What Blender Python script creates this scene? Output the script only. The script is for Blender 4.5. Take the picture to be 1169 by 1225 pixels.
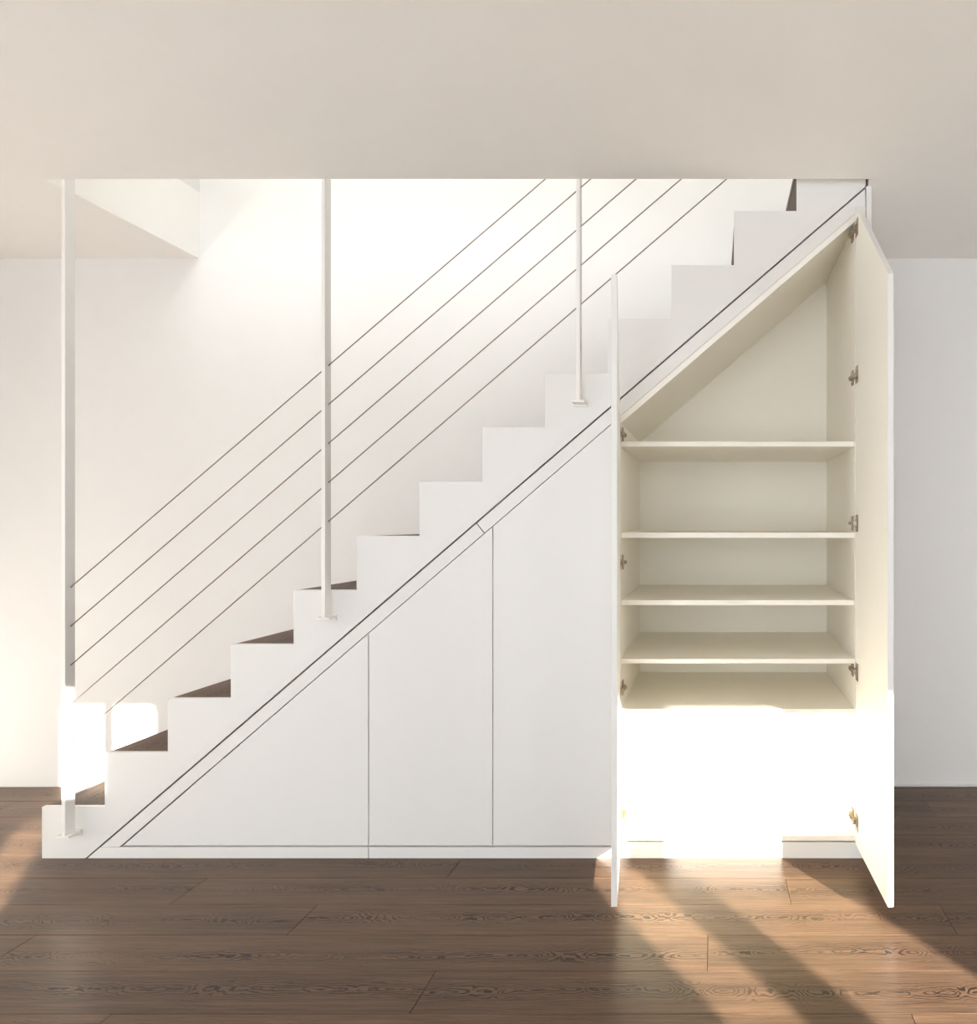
import bpy, bmesh, math, random
from mathutils import Vector, Matrix

random.seed(7)
sc = bpy.context.scene
C = sc.collection
for o in list(bpy.data.objects):
    bpy.data.objects.remove(o, do_unlink=True)

# ------------------------------------------------------------------ frame of reference
# one-point perspective: the cabinet front is the plane y = 0, D metres from the camera
F, D, VX, VY, HC = 905.0, 2.7, 854.0, 626.0, 1.1963
S = F / D
def PX(px, y=0.0): return (px - VX) * (D + y) / F          # pixel column -> world X at depth y
def PZ(py, y=0.0): return HC + (VY - py) * (D + y) / F     # pixel row    -> world Z at depth y

# ------------------------------------------------------------------ camera
cam_d = bpy.data.cameras.new('camera')
cam = bpy.data.objects.new('camera', cam_d); C.objects.link(cam)
cam.location = (0, -D, HC); cam.rotation_euler = (math.pi / 2, 0, 0)
cam_d.sensor_fit = 'VERTICAL'; cam_d.sensor_height = 24.0
cam_d.lens = F / 1225 * 24.0
cam_d.shift_x = -(VX - 584.5) / 1225; cam_d.shift_y = (VY - 612.5) / 1225
cam_d.clip_start = 0.02
sc.camera = cam

# ------------------------------------------------------------------ sky, sun, exposure
SKY, SUN, EXPO = 5.6, 34.0, 0.18
w = bpy.data.worlds.new('world'); sc.world = w; w.use_nodes = True
bg = w.node_tree.nodes['Background']
bg.inputs[0].default_value = (0.905, 0.965, 1.02, 1); bg.inputs[1].default_value = SKY
TAN_AZ, TAN_EL = 0.617, 0.276
_h = math.hypot(TAN_AZ, 1.0)
SIN_AZ, COS_AZ = TAN_AZ / _h, 1.0 / _h
sun_d = bpy.data.lights.new('sun', 'SUN'); sun_d.energy = SUN; sun_d.angle = math.radians(0.5)
sun_d.color = (1.0, 0.965, 0.86)
sun = bpy.data.objects.new('sun', sun_d); C.objects.link(sun)
sun.location = (6, -12, 5)
sun.rotation_euler = Vector((-SIN_AZ, COS_AZ, -TAN_EL)).to_track_quat('-Z', 'Y').to_euler()
vs = sc.view_settings
vs.view_transform = 'Standard'; vs.look = 'None'; vs.gamma = 1.0; vs.use_curve_mapping = False
vs.exposure = EXPO
sc.cycles.max_bounces = 16; sc.cycles.diffuse_bounces = 12; sc.cycles.glossy_bounces = 4
sc.cycles.caustics_reflective = False; sc.cycles.caustics_refractive = False

# ------------------------------------------------------------------ materials
def new_mat(name):
    m = bpy.data.materials.new(name); m.use_nodes = True
    return m, m.node_tree, m.node_tree.nodes['Principled BSDF']

def paint(name, col, rough=0.55, spec=0.3, var=0.012, bump=0.02, scale=9.0):
    """painted / lacquered surface: a faint procedural unevenness in tone and relief"""
    m, nt, b = new_mat(name)
    tc = nt.nodes.new('ShaderNodeTexCoord')
    n = nt.nodes.new('ShaderNodeTexNoise'); n.inputs['Scale'].default_value = scale; n.inputs['Detail'].default_value = 3
    nt.links.new(tc.outputs['Object'], n.inputs['Vector'])
    mx = nt.nodes.new('ShaderNodeMix'); mx.data_type = 'RGBA'
    mx.inputs['A'].default_value = (*[max(0, c - var) for c in col], 1)
    mx.inputs['B'].default_value = (*[min(1, c + var) for c in col], 1)
    nt.links.new(n.outputs['Fac'], mx.inputs['Factor'])
    nt.links.new(mx.outputs['Result'], b.inputs['Base Color'])
    b.inputs['Roughness'].default_value = rough
    b.inputs['Specular IOR Level'].default_value = spec
    if bump:
        n2 = nt.nodes.new('ShaderNodeTexNoise'); n2.inputs['Scale'].default_value = 220; n2.inputs['Detail'].default_value = 2
        nt.links.new(tc.outputs['Object'], n2.inputs['Vector'])
        bp = nt.nodes.new('ShaderNodeBump'); bp.inputs['Strength'].default_value = bump; bp.inputs['Distance'].default_value = 0.002
        nt.links.new(n2.outputs['Fac'], bp.inputs['Height']); nt.links.new(bp.outputs['Normal'], b.inputs['Normal'])
    return m

def metal(name, col, rough=0.35):
    m, nt, b = new_mat(name)
    tc = nt.nodes.new('ShaderNodeTexCoord')
    n = nt.nodes.new('ShaderNodeTexNoise'); n.inputs['Scale'].default_value = 60
    nt.links.new(tc.outputs['Object'], n.inputs['Vector'])
    rmp = nt.nodes.new('ShaderNodeMapRange'); rmp.inputs['To Min'].default_value = rough - .08; rmp.inputs['To Max'].default_value = rough + .08
    nt.links.new(n.outputs['Fac'], rmp.inputs['Value']); nt.links.new(rmp.outputs['Result'], b.inputs['Roughness'])
    b.inputs['Base Color'].default_value = (*col, 1); b.inputs['Metallic'].default_value = 1.0
    return m

def oak(name, base, dark, rough=0.34, spec=0.22, axis='xyz'):
    """flat-sawn oak: growth rings cut lengthwise, X along the board, each board different"""
    m, nt, b = new_mat(name)
    N, L = nt.nodes, nt.links
    def math_(op, a, c=None, clamp=False):
        k = N.new('ShaderNodeMath'); k.operation = op; k.use_clamp = clamp
        for i, v in enumerate((a, c)):
            if v is None: continue
            if isinstance(v, (int, float)): k.inputs[i].default_value = v
            else: L.new(v, k.inputs[i])
        return k.outputs[0]
    def comb(x, y, z):
        k = N.new('ShaderNodeCombineXYZ')
        for i, v in enumerate((x, y, z)):
            if isinstance(v, (int, float)): k.inputs[i].default_value = v
            else: L.new(v, k.inputs[i])
        return k.outputs[0]
    def noise(vec, scale=1.0, detail=2.0, rough_=0.5):
        k = N.new('ShaderNodeTexNoise'); k.inputs['Scale'].default_value = scale
        k.inputs['Detail'].default_value = detail; k.inputs['Roughness'].default_value = rough_
        L.new(vec, k.inputs['Vector']); return k.outputs['Fac']
    tc = N.new('ShaderNodeTexCoord'); sp = N.new('ShaderNodeSeparateXYZ'); L.new(tc.outputs['Object'], sp.inputs[0])
    oi = N.new('ShaderNodeObjectInfo'); r = oi.outputs['Random']
    x, y, z = [sp.outputs['xyz'.index(c)] for c in axis]
    r1 = math_('MULTIPLY', r, 57.0); r2 = math_('FRACT', math_('MULTIPLY', r, 13.7)); r3 = math_('FRACT', math_('MULTIPLY', r, 91.3))
    # the pith line wanders along the board
    wob = noise(comb(math_('ADD', x, r1), r1, 0.0), 1.6, 2)
    yy = math_('ADD', y, math_('ADD', math_('MULTIPLY', math_('SUBTRACT', r2, .5), .05), math_('MULTIPLY', math_('SUBTRACT', wob, .5), .05)))
    hh = math_('MULTIPLY', math_('SUBTRACT', noise(comb(math_('ADD', math_('MULTIPLY', x, 1.0), r1), 3.0, r1), 4.6, 4.0), .5), .26)
    fine = math_('MULTIPLY', math_('SUBTRACT', noise(comb(math_('ADD', math_('MULTIPLY', x, 9.0), r1), math_('MULTIPLY', y, 40.0), r1), 1.0, 4), .5), .034)
    ya = math_('MULTIPLY', yy, 1.25)
    R = math_('ADD', math_('SQRT', math_('ADD', math_('MULTIPLY', ya, ya), math_('ADD', math_('MULTIPLY', hh, hh), .00002))), fine)
    ph = math_('MULTIPLY', R, 640.0)
    ring = math_('ADD', math_('MULTIPLY', math_('SINE', ph), .5), .5)
    ring = math_('POWER', ring, 2.4)
    # strong figure along the middle of the board, quiet straight grain towards its edges
    mid = math_('SUBTRACT', 1.0, math_('MULTIPLY', math_('ABSOLUTE', yy), 17.0), clamp=True)
    patch = noise(comb(math_('ADD', math_('MULTIPLY', x, 3.0), r1), math_('MULTIPLY', y, 9.0), r1), 1.0, 2)
    patch = math_('MULTIPLY', math_('SUBTRACT', patch, .30), 3.6, clamp=True)
    amp = math_('ADD', math_('MULTIPLY', math_('MULTIPLY', mid, patch), 1.1), .20)
    fig = math_('MULTIPLY', ring, amp, clamp=True)
    fib = noise(comb(math_('ADD', math_('MULTIPLY', x, 7.0), r1), math_('MULTIPLY', y, 190.0), math_('MULTIPLY', z, 300.0)), 1.0, 4, .65)
    fib2 = noise(comb(math_('ADD', math_('MULTIPLY', x, 3.0), r1), math_('MULTIPLY', y, 75.0), r1), 1.0, 4, .6)
    fibc = math_('ADD', math_('MULTIPLY', math_('SUBTRACT', fib, .5), 1.5), math_('MULTIPLY', math_('SUBTRACT', fib2, .5), 1.3))
    blot = math_('MULTIPLY', math_('SUBTRACT', noise(comb(math_('ADD', math_('MULTIPLY', x, 1.8), r1), math_('MULTIPLY', y, 10.0), r1), 1.0, 3), .5), .8)
    tone = math_('MULTIPLY', math_('SUBTRACT', r3, .5), .22)
    val = math_('ADD', math_('ADD', 1.0, fibc), math_('ADD', blot, tone))
    val = math_('MAXIMUM', val, .3)
    mx = N.new('ShaderNodeMix'); mx.data_type = 'RGBA'
    mx.inputs['A'].default_value = (*base, 1); mx.inputs['B'].default_value = (*dark, 1); L.new(fig, mx.inputs['Factor'])
    vm = N.new('ShaderNodeVectorMath'); vm.operation = 'SCALE'
    L.new(mx.outputs['Result'], vm.inputs[0]); L.new(val, vm.inputs['Scale'])
    L.new(vm.outputs[0], b.inputs['Base Color'])
    L.new(math_('ADD', rough, math_('MULTIPLY', math_('SUBTRACT', fib, .5), .25)), b.inputs['Roughness'])
    b.inputs['Specular IOR Level'].default_value = spec
    bp = N.new('ShaderNodeBump'); bp.inputs['Strength'].default_value = .12; bp.inputs['Distance'].default_value = .001
    L.new(math_('SUBTRACT', fib, fig), bp.inputs['Height']); L.new(bp.outputs['Normal'], b.inputs['Normal'])
    return m

M = {}
M['wall'] = paint('wall_paint', (.80, .79, .775), .7, .2)
M['ceiling'] = paint('ceiling_paint', (.92, .905, .875), .75, .2)
M['lacquer'] = paint('white_lacquer', (.76, .75, .73), .42, .35, .006, .01)
M['cream'] = paint('cream_melamine', (.88, .855, .79), .45, .35, .006, .01)
M['steel_white'] = paint('white_powder_coat', (.82, .80, .77), .4, .4, .008, .015)
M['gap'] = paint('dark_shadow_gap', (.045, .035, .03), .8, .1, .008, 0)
M['cable'] = metal('steel_cable', (.30, .26, .23), .45)
M['hinge'] = metal('nickel_hinge', (.40, .34, .27), .35)
M['oak'] = oak('stained_oak_floor', (.112, .065, .039), (.012, .006, .004))
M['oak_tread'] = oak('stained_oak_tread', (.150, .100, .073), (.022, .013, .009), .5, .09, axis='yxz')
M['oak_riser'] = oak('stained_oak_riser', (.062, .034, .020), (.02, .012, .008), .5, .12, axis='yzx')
M['joint'] = paint('dark_floor_joint', (.03, .02, .015), .8, .1, .008, 0)
M['ground'] = paint('terrace_concrete', (.45, .43, .40), .85, .2, .03, .1)

# ------------------------------------------------------------------ helpers
def tag(o, label=None, cat=None, group=None, kind=None):
    if label: o['label'] = label
    if cat: o['category'] = cat
    if group: o['group'] = group
    if kind: o['kind'] = kind
    return o

def empty(name, loc=(0, 0, 0)):
    o = bpy.data.objects.new(name, None); C.objects.link(o); o.location = loc
    o.empty_display_size = .1
    return o

def link(name, bm, mat, parent=None, loc=None, bevel=0.0, seg=2):
    bmesh.ops.recalc_face_normals(bm, faces=bm.faces[:])
    me = bpy.data.meshes.new(name)
    bm.to_mesh(me); bm.free()
    me.materials.append(mat)
    return link_mesh(name, me, parent, loc, bevel, seg)

def link_mesh(name, me, parent=None, loc=None, bevel=0.0, seg=2):
    o = bpy.data.objects.new(name, me); C.objects.link(o)
    if parent is not None:
        o.parent = parent
        # parents are unrotated Empties or meshes whose offset is known: keep world placement
        o.matrix_parent_inverse = parent_inverse(parent)
    if loc is not None: o.location = loc
    if bevel:
        b = o.modifiers.new('bevel', 'BEVEL'); b.width = bevel; b.segments = seg; b.limit_method = 'ANGLE'
    return o

def world_of(o):
    m = o.matrix_basis.copy()
    if o.parent is not None:
        m = world_of(o.parent) @ o.matrix_parent_inverse @ m
    return m
def parent_inverse(p): return world_of(p).inverted()

def box(bm, x0, x1, y0, y1, z0, z1):
    v = [bm.verts.new((x, y, z)) for x in (x0, x1) for y in (y0, y1) for z in (z0, z1)]
    for f in ((0, 1, 3, 2), (4, 6, 7, 5), (0, 4, 5, 1), (2, 3, 7, 6), (0, 2, 6, 4), (1, 5, 7, 3)):
        bm.faces.new([v[i] for i in f])

def new_box(*a):
    bm = bmesh.new(); box(bm, *a); return bm

def prism(pts, y0, y1, bm=None):
    """polygon in X-Z pushed from y0 to y1"""
    bm = bm or bmesh.new()
    a = [bm.verts.new((x, y0, z)) for x, z in pts]; b = [bm.verts.new((x, y1, z)) for x, z in pts]
    bm.faces.new(a); bm.faces.new(b[::-1])
    n = len(pts)
    for i in range(n):
        bm.faces.new((a[i], b[i], b[(i + 1) % n], a[(i + 1) % n]))
    return bm

def rod(bm, p, q, r, n=8):
    p, q = Vector(p), Vector(q); d = (q - p)
    u = d.orthogonal().normalized(); v = d.normalized().cross(u)
    ra = [bm.verts.new(p + r * (math.cos(t) * u + math.sin(t) * v)) for t in [2 * math.pi * i / n for i in range(n)]]
    rb = [bm.verts.new(w_.co + d) for w_ in ra]
    bm.faces.new(ra[::-1]); bm.faces.new(rb)
    for i in range(n):
        bm.faces.new((ra[i], ra[(i + 1) % n], rb[(i + 1) % n], rb[i]))
    return bm

def holed(bm, axis, c0, c1, a0, a1, z0, z1, holes):
    """wall slab with rectangular openings; axis 'y': runs along X at y in c0..c1, axis 'x': runs along Y, axis 'z': X-Y sheet"""
    us = sorted({a0, a1, *[h[0] for h in holes], *[h[1] for h in holes]})
    ws = sorted({z0, z1, *[h[2] for h in holes], *[h[3] for h in holes]})
    for i in range(len(us) - 1):
        for j in range(len(ws) - 1):
            um, wm = (us[i] + us[i + 1]) / 2, (ws[j] + ws[j + 1]) / 2
            if any(h[0] < um < h[1] and h[2] < wm < h[3] for h in holes): continue
            if axis == 'y': box(bm, us[i], us[i + 1], c0, c1, ws[j], ws[j + 1])
            elif axis == 'x': box(bm, c0, c1, us[i], us[i + 1], ws[j], ws[j + 1])
            else: box(bm, us[i], us[i + 1], ws[j], ws[j + 1], c0, c1)
    bmesh.ops.remove_doubles(bm, verts=bm.verts[:], dist=1e-5)
    seen = {}
    for f in bm.faces[:]:
        seen.setdefault(tuple(sorted(v.index for v in f.verts)) if False else frozenset(f.verts), []).append(f)
    kill = [f for fs in seen.values() if len(fs) > 1 for f in fs]
    bmesh.ops.delete(bm, geom=kill, context='FACES_ONLY')
    return bm

# ------------------------------------------------------------------ the room
YB = 0.2745 * D            # back wall
YC = -0.055                # front edge of the stairwell opening in the ceiling
YF = -4.9                  # window wall behind the camera
XL, XR = -3.9, 3.75
ZC = PZ(214, YC)           # ceiling
ZU = 2.70                  # upper floor
ZR = 4.6                   # roof
OX0, OX1 = PX(54, YC), PX(1043, YC)   # stairwell opening
T = 0.06

# oak floor: boards along X, 177 mm wide, 1.95 m long
FW, FL, Y0 = 0.1765, 1.95, -0.1495
base = link('floor', new_box(XL, XR, YF, YB, -.12, -.0152), M['joint'])
tag(base, 'dark stained oak plank floor of the room', kind='structure')
JOINT = {0: -.9, -1: -1.7075, -2: -1.2416, -3: -1.967, -4: -.742, -5: -1.468, 1: -1.35, 2: -2.05, 3: .909 - FL}
plank_cache = {}
def plank_mesh(length, width):
    key = (round(length, 4), round(width, 4))
    if key not in plank_cache:
        bm = new_box(-length / 2 + .0008, length / 2 - .0008, -width / 2 + .0008, width / 2 - .0008, -.015, 0)
        top = [e for e in bm.edges if all(v.co.z > -.001 for v in e.verts)]
        bmesh.ops.bevel(bm, geom=top, offset=.0006, segments=1, affect='EDGES')
        bmesh.ops.recalc_face_normals(bm, faces=bm.faces[:])
        me = bpy.data.meshes.new('floor_plank'); bm.to_mesh(me); bm.free(); me.materials.append(M['oak'])
        plank_cache[key] = me
    return plank_cache[key]
n0 = int(math.floor((YF - Y0) / FW)); n1 = int(math.ceil((YB - Y0) / FW))
for n in range(n0, n1 + 1):
    ya, yb = max(Y0 + n * FW, YF), min(Y0 + (n + 1) * FW, YB)
    if yb - ya < .02: continue
    j = JOINT.get(n + 0, None)
    # rows are counted from the joint line nearest the cabinets towards the camera
    if j is None: j = random.uniform(-1.9, 0)
    x = j - FL * math.ceil((j - XL) / FL)
    while x < XR:
        xa, xb = max(x, XL), min(x + FL, XR)
        if xb - xa > .03:
            link_mesh('floor_plank', plank_mesh(xb - xa, yb - ya), base, ((xa + xb) / 2, (ya + yb) / 2, 0))
        x += FL

# ceiling slab with the stairwell opening
bm = holed(bmesh.new(), 'z', ZC, ZU, XL, XR, YF, YB, [(OX0, OX1, YC, YB)])
tag(link('ceiling', bm, M['ceiling']), 'flat beige white ceiling with the stairwell opening cut in it', kind='structure')
tag(link('wall_back', new_box(XL - T, XR + T, YB, YB + .1, -.12, ZR), M['wall']), 'white back wall running up behind the stairs', kind='structure')

# windows: sun comes in behind the camera from the right, sky light from the left
RW = [(-2.8, -1.8, .10, 1.75)]  # right wall opening, added to brighten the right side
LW = [(-3.6, -2.4, .08, 2.28)]                                     # left wall opening (y0,y1,z0,z1)
bm = holed(bmesh.new(), 'x', XL - T, XL, YF, YB, -.12, ZC, LW)
tag(link('wall_left', bm, M['wall']), 'white left wall with a wide window opening', kind='structure')
tag(link('wall_right', holed(bmesh.new(), 'x', XR, XR + T, YF, YB, -.12, ZC, RW), M['wall']), 'white right wall', kind='structure')
k_h, k_v = T * TAN_AZ, T * _h * TAN_EL
A0, A1, AM0, AM1 = 2.507, 3.28, 2.715, 2.875
FH = [(A0, A1 + k_h, .05, 2.122 + k_v), (.46, .59 + k_h, .30, 1.70 + k_v), (.53, .83 + k_h, 1.82, 2.18 + k_v), (.83 + k_h, .92 + k_h, 2.0, 2.18 + k_v), (-2.0, .10, .08, 2.28)]  # narrow openings shaped to throw the left sun patches; last one added for fill
bm = holed(bmesh.new(), 'y', YF - T, YF, XL - T, XR + T, -.12, ZC, FH)
tag(link('wall_front', bm, M['wall']), 'white window wall behind the camera', kind='structure')
def window(name, bm_, label):
    tag(link(name, bm_, M['steel_white'], bevel=.003), label, kind='structure')
bm = bmesh.new()
box(bm, AM0, AM1, YF - .03, YF - .005, .05, 2.122 + k_v)
window('window_1', bm, 'broad white mullion of the tall sun window')
bm = bmesh.new()
for yy in (-3.6, -3.03, -2.45):
    box(bm, XL - .05, XL - .01, yy, yy + .05, .08, 2.28)
box(bm, XL - .05, XL - .01, -3.55, -2.45, .08, .13); box(bm, XL - .05, XL - .01, -3.55, -2.45, 2.23, 2.28)
window('window_2', bm, 'white two light frame of the left window')
bm = bmesh.new()  # unseen window added for more frontal light, kept clear of visible sun
for xx in (-2.0, -.98, .05):
    box(bm, xx, xx + .05, YF - .05, YF - .01, .08, 2.28)
box(bm, -1.95, .05, YF - .05, YF - .01, .08, .13); box(bm, -1.95, .05, YF - .05, YF - .01, 2.23, 2.28)
window('fill_window_front', bm, 'white two light frame of the wide fill window added behind the camera')
bm = bmesh.new()  # unseen window added to lift the right wall
for yy in (-2.8, -1.85):
    box(bm, XR + .01, XR + .05, yy, yy + .05, .10, 1.75)
box(bm, XR + .01, XR + .05, -2.75, -1.85, .10, .15); box(bm, XR + .01, XR + .05, -2.75, -1.85, 1.70, 1.75)
window('fill_window_right', bm, 'white frame of the right window, added for fill light')

# upper storey around the stairwell, with a rooflight
RL = (-2.2, -0.1, -3.3, -1.5)
tag(link('wall_upper_left', new_box(OX0 - .1, OX0, YF, YB, ZU, ZR), M['wall']), 'white wall closing the left side of the stairwell', kind='structure')
tag(link('wall_upper_front', new_box(OX0, XR + T, -3.5, -3.4, ZU, ZR), M['wall']), 'white upper storey wall', kind='structure')
tag(link('wall_upper_right', new_box(XR, XR + T, -3.4, YB, ZU, ZR), M['wall']), 'white upper storey end wall', kind='structure')
bm = holed(bmesh.new(), 'z', ZR, ZR + .1, OX0 - .1, XR + T, -3.5, YB + .1, [RL])
tag(link('ceiling_upper', bm, M['ceiling']), 'white upper ceiling with a rooflight', kind='structure')
tag(link('baseboard_back', new_box(PX(1043), XR, YB - .008, YB, 0, .013), M['lacquer'], bevel=.002), 'thin white baseboard along the back wall', kind='structure')

# ------------------------------------------------------------------ staircase
RISE, RUN = 64.8 / S, 75.3 / S
XS, Z1 = PX(50), PZ(965)
def xk(k): return XS + RUN * (k - 1)
def zk(k): return Z1 + RISE * (k - 1)
NS = 13
def l1(px): return 1014 - .8612 * (px - 118.4)        # lower edge of the stringer
def l2(px): return 1012 - .8605 * (px - 145)          # upper edge of the doors
TS = .018                                             # sheet thickness of stringer, doors, fascia
st = empty('staircase', (XS, 0, 0))
tag(st, 'white staircase with dark oak treads climbing up to the right', 'staircase')
XE = PX(1036)
pts = [(XS, 0), (PX(101.9), 0)]
pts.append((XE, PZ(l1(1036) - 1.2)))
pts.append((XE, ZU))
pts.append((xk(14), ZU)); pts.append((xk(14), zk(13)))
for k in range(13, 0, -1):
    pts.append((xk(k), zk(k)))
    if k > 1: pts.append((xk(k), zk(k - 1)))
# guard against duplicate first point
bm = prism(pts, 0, TS)
link('stringer', bm, M['lacquer'], st, bevel=.0012)
tread_me = riser_me = None
for k in range(1, NS + 1):
    x0 = xk(k) + .003
    if tread_me is None:
        b_ = new_box(-RUN / 2, RUN / 2 + .004, 0, YB - TS - .004, -.028, 0)
        bmesh.ops.recalc_face_normals(b_, faces=b_.faces[:])
        tread_me = bpy.data.meshes.new('tread'); b_.to_mesh(tread_me); b_.free(); tread_me.materials.append(M['oak_tread'])
        b_ = new_box(0, .016, 0, YB - TS - .004, -RISE + .0005, -.0285)
        bmesh.ops.recalc_face_normals(b_, faces=b_.faces[:])
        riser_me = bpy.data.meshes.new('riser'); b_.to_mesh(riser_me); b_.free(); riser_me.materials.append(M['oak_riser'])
    link_mesh('tread', tread_me, st, (x0 + RUN / 2, TS + .001, zk(k) - .0015), bevel=.001)
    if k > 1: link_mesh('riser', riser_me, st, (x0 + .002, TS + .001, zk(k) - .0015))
# first riser is shorter than the others
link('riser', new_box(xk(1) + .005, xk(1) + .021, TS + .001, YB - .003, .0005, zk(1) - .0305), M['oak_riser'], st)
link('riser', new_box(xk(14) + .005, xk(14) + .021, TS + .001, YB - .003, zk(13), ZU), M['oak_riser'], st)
# recessed dark strip behind the joint under the stringer
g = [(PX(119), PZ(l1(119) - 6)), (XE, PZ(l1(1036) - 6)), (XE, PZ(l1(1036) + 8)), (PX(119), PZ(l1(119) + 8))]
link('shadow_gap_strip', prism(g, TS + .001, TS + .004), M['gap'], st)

# ------------------------------------------------------------------ sloping fascia boards under the stringer
def fascia(name, pa, pb, cut_a, cut_b, label):
    up = lambda p: PZ(l1(p) + 1.4); dn = lambda p: PZ(l2(p) - .5)
    pts_ = []
    if cut_a == 'foot':
        pts_ = [(PX(120.9), PZ(1013.2)), (PX(142.9), PZ(1013.2))]
    else:
        pts_ = [(PX(pa[0]), up(pa[0])), (PX(pa[1]), dn(pa[1]))]
    if cut_b == 'end':
        pts_ += [(PX(1035.5), dn(1035.5)), (PX(1035.5), up(1035.5))]
    else:
        pts_ += [(PX(pb[1]), dn(pb[1])), (PX(pb[0]), up(pb[0]))]
    tag(link(name, prism(pts_, 0, TS), M['lacquer'], bevel=.0008), label, kind='structure')
fascia('trim_1', None, (570.0, 579.0), 'foot', 'joint', 'lower sloping white fascia board above the closed cabinet doors')
fascia('trim_2', (570.8, 579.8), None, 'joint', 'end', 'upper sloping white fascia board above the open cupboard')

# ------------------------------------------------------------------ closed cabinets under the stairs
ZP = PZ(1013.3)          # top of the plinth
ZD = PZ(1011.6)          # foot of the doors
CD = 0.25 * D            # cabinet depth
def cabinet(name, px0, px1, doors, label):
    root = empty(name, (PX((px0 + px1) / 2), 0, 0)); tag(root, label, 'cabinet', 'closed cabinets under the stairs')
    # plinth, its left end cut along the stringer on the first cabinet
    if px0 < 150:
        pl = [(PX(104.3), 0.0005), (PX(px1 - .5), 0.0005), (PX(px1 - .5), ZP - .001), (PX(119.9), ZP - .001)]
    else:
        pl = [(PX(px0 + .3), 0.0005), (PX(px1 - .5), 0.0005), (PX(px1 - .5), ZP - .001), (PX(px0 + .3), ZP - .001)]
    link('plinth', prism(pl, 0, TS), M['lacquer'], root, bevel=.0008)
    for (a, b) in doors:
        g_ = .5
        d = [(PX(a + g_), ZD), (PX(b - g_), ZD), (PX(b - g_), PZ(l2(b - g_) + .7)), (PX(a + g_), PZ(l2(a + g_) + .7))]
        if a < 150:
            d = [(PX(147.5), ZD), (PX(b - g_), ZD), (PX(b - g_), PZ(l2(b - g_) + .7))]
        link('door', prism(d, 0, TS), M['lacquer'], root, bevel=.0008)
    # carcass behind the doors
    a, b = px0 + 1.5, px1 - 1.5
    if px0 < 150:
        body = [(PX(172), .012), (PX(b), .012), (PX(b), PZ(l2(b) + 4)), (PX(172), PZ(l2(172) + 4))]
    else:
        body = [(PX(a), .012), (PX(b), .012), (PX(b), PZ(l2(b) + 4)), (PX(a), PZ(l2(a) + 4))]
    link('body', prism(body, TS + .003, CD), M['cream'], root)
cabinet('under_stair_cabinet', 118, 441, [(145, 441)], 'small closed triangular cabinet at the foot of the stairs')
cabinet('under_stair_cabinet', 441, 733.5, [(441, 589.7), (589.7, 733.5)], 'tall closed white cabinet with two slanted doors beside the open cupboard')

# ------------------------------------------------------------------ open cupboard
cup = empty('open_cupboard', (PX(884), 0, 0))
tag(cup, 'open white cupboard with five shelves and two doors swung wide', 'cupboard')
XI0, XI1 = PX(743), PX(1023)       # inner faces
XO0, XO1 = PX(734.5), PX(1036)     # outer faces
YK = CD                             # back of the inside
zs = lambda px, off: PZ(l2(px) + off)
ZB = PZ(1000)                       # cupboard floor
link('side_panel', prism([(XO0, PZ(1007.5)), (XI0, PZ(1007.5)), (XI0, zs(743, -.2)), (XO0, zs(734.5, -.2))], .001, YK), M['cream'], cup, bevel=.0006)
link('side_panel', prism([(XI1, PZ(1007.5)), (XO1 - .0005, PZ(1007.5)), (XO1 - .0005, zs(1035.8, -.2)), (XI1, zs(1023, -.2))], .001, YK), M['cream'], cup, bevel=.0006)
link('end_panel', new_box(PX(1036.6), PX(1043), 0, YB - .001, .0005, ZC - .001), M['lacquer'], cup, bevel=.0008)
link('back_panel', prism([(XO0, .0005), (XO1, .0005), (XO1, zs(1036, 2)), (XO0, zs(734.5, 2))], YK + .0005, YK + .012), M['cream'], cup)
OFF = 8.5
link('sloped_top', prism([(XI0 + .0004, zs(743, OFF)), (XI1 - .0004, zs(1023, OFF)), (XI1 - .0004, zs(1023, -.2)), (XI0 + .0004, zs(743, -.2))], .001, YK), M['cream'], cup, bevel=.0006)
link('bottom_panel', new_box(XI0 + .0004, XI1 - .0004, .001, YK, PZ(1006), ZB), M['cream'], cup, bevel=.0006)
link('plinth', new_box(PX(734.2), XO1, 0, TS, .0005, PZ(1008)), M['lacquer'], cup, bevel=.0008)
for (t_, b_) in ((528.0, 534.0), (637.2, 643.6), (718.0, 724.2), (788.5, 794.0), (848.4, 853.2)):
    link('shelf', new_box(XI0 + .0008, XI1 - .0008, .004, YK - .0005, PZ(b_), PZ(t_)), M['cream'], cup, bevel=.001)

def hinge_mesh():
    """concealed hinge: round cup plate on the leaf, bent arm, mounting plate on the side panel (leaf along -y, cabinet along +y)"""
    bm_ = bmesh.new()
    box(bm_, -.0015, .0, -.045, -.005, -.030, .030)                 # flange on the leaf, screwed through its wings
    rod(bm_, (-.004, -.024, 0), (.001, -.024, 0), .0165, 14)        # cup rim
    box(bm_, -.012, -.001, -.022, .010, -.0075, .0075)              # knuckle arm
    box(bm_, -.014, -.004, .006, .060, -.0065, .0065)               # long arm over the side panel
    box(bm_, -.006, -.0005, .022, .055, -.026, .026)                # mounting plate
    rod(bm_, (-.018, .018, 0), (-.010, .018, 0), .004, 8)           # adjusting screw
    rod(bm_, (-.018, .040, 0), (-.010, .040, 0), .004, 8)
    bmesh.ops.recalc_face_normals(bm_, faces=bm_.faces[:])
    me = bpy.data.meshes.new('hinge'); bm_.to_mesh(me); bm_.free(); me.materials.append(M['hinge'])
    return me
hinge_me = hinge_mesh()
WD = (884.5 - 735.5) / S
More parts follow.
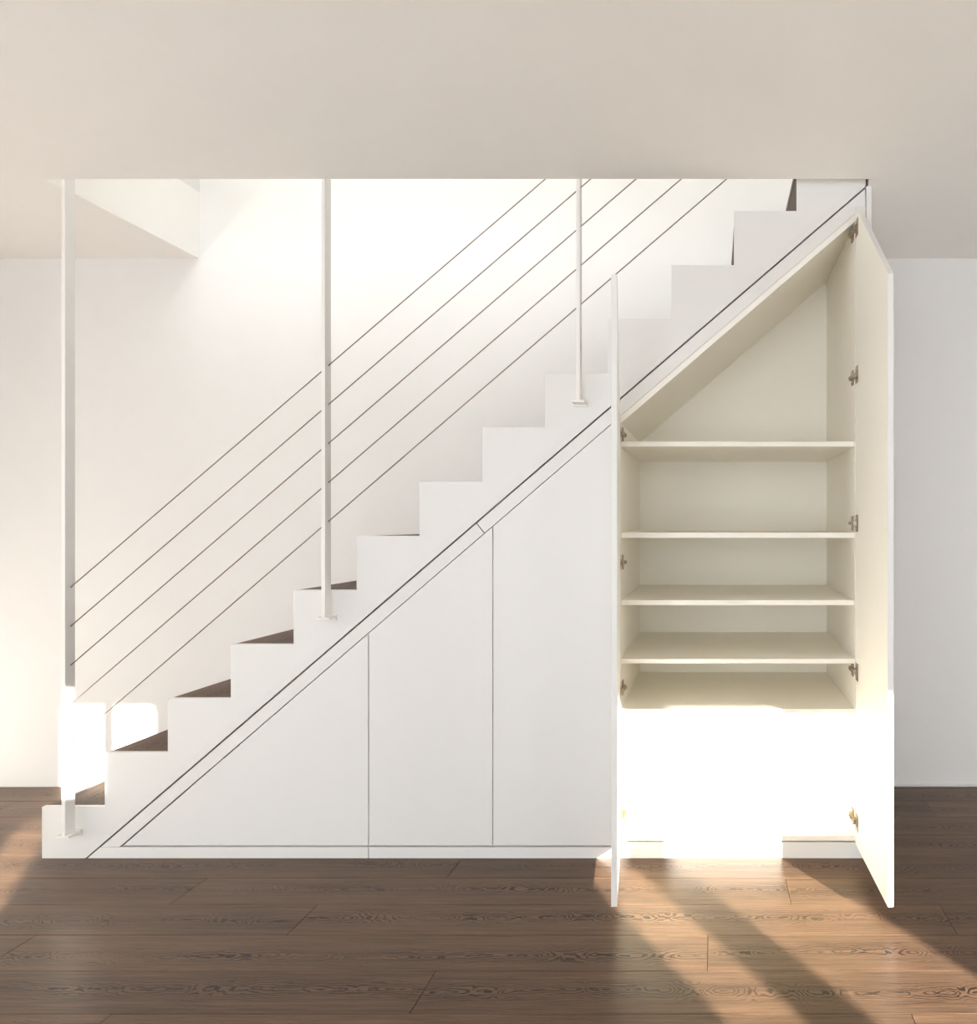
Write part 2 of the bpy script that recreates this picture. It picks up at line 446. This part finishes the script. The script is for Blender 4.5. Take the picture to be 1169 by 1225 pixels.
def leaf(side, px_inner, ang, hinge_rows, label):
    """one open leaf, built in place: u runs from the hinge edge towards the camera"""
    a = math.radians(ang)
    s = 1 if side == 'left' else -1
    P = Vector((PX(px_inner), -.003))
    u = Vector((s * math.cos(a), -math.sin(a)))
    nrm = Vector((-s * math.sin(a), -math.cos(a)))    # from the inner face to the outer face
    if side == 'left': zh, zf = zs(735.5, 1.2), zs(884.2, 1.2)
    else: zh, zf = zs(1035.3, 1.2), zs(884.8, 1.2)
    z0 = PZ(1009.2)
    bm_ = bmesh.new()
    def v(tu, tn, z): q = P + u * tu + nrm * tn; return bm_.verts.new((q.x, q.y, z))
    i = [v(0, 0, z0), v(WD, 0, z0), v(WD, 0, zf), v(0, 0, zh)]
    o = [v(0, TS, z0), v(WD, TS, z0), v(WD, TS, zf), v(0, TS, zh)]
    bm_.faces.new(i); bm_.faces.new(o[::-1])
    for q in range(4): bm_.faces.new((i[q], o[q], o[(q + 1) % 4], i[(q + 1) % 4]))
    d = link('door', bm_, M['lacquer'], cup, bevel=.001)
    d.data.materials.append(M['cream'])
    d.data.polygons[0].material_index = 1
    d['label'] = label
    for py in hinge_rows:
        h = link_mesh('hinge', hinge_me, d)
        mir = Matrix.Scale(-1, 4, (1, 0, 0)) if side == 'left' else Matrix.Identity(4)
        h.matrix_basis = Matrix.Translation((PX(px_inner) , -.003, PZ(py))) @ mir
        h['label'] = 'small nickel hinge'
leaf('left', 742.5, 84.2, (519, 673, 825, 978), 'left cupboard door seen almost edge on')
leaf('right', 1023.5, 91.6, (276, 450, 626, 802, 980), 'right cupboard door showing its cream inner face')

# ------------------------------------------------------------------ railing
rail = empty('stair_railing', (PX(76), -.03, 0))
tag(rail, 'white steel stair railing with flat posts and five thin cables', 'railing')
YP0, YP1 = -.053, -.011
TP = .0135
def post(px_left, foot_py):
    x0 = PX(px_left, YP0)
    zb = PZ(foot_py, YP0)
    p = link('post', new_box(x0, x0 + TP, YP0, YP1, zb, 3.55), M['steel_white'], rail, bevel=.0012)
    b_ = bmesh.new()
    box(b_, x0 - .016, x0 + TP + .016, YP0 - .004, -.006, zb - .008, zb)
    box(b_, x0 - .016, x0 + TP + .016, -.006, -.0005, zb - .016, zb + .004)
    link('foot_plate', b_, M['steel_white'], p, bevel=.001)
    return x0
P1 = post(73.3, 1000); P2 = post(384.3, 738.5); P3 = post(689.3, 478.5)
x4 = PX(995, YP0)
link('post', new_box(x4, x4 + TP, YP0, YP1, ZU + .0, 3.75), M['steel_white'], rail, bevel=.0012)
yc = -.030
for k in range(5):
    y1_ = 703.5 + 46.6 * k
    f_ = lambda px: y1_ - .8600 * (px - 83.5)
    pe = 1005 if True else 0
    xa_, xb_ = PX(84.0, yc), PX(pe, yc)
    bm = rod(bmesh.new(), (xa_ - .014, yc, PZ(f_(84.0), yc) - .012), (xb_, yc, PZ(f_(pe), yc)), .0021, 8)
    c = link('cable', bm, M['cable'], rail)
    for p in c.data.polygons: p.use_smooth = len(p.vertices) == 4
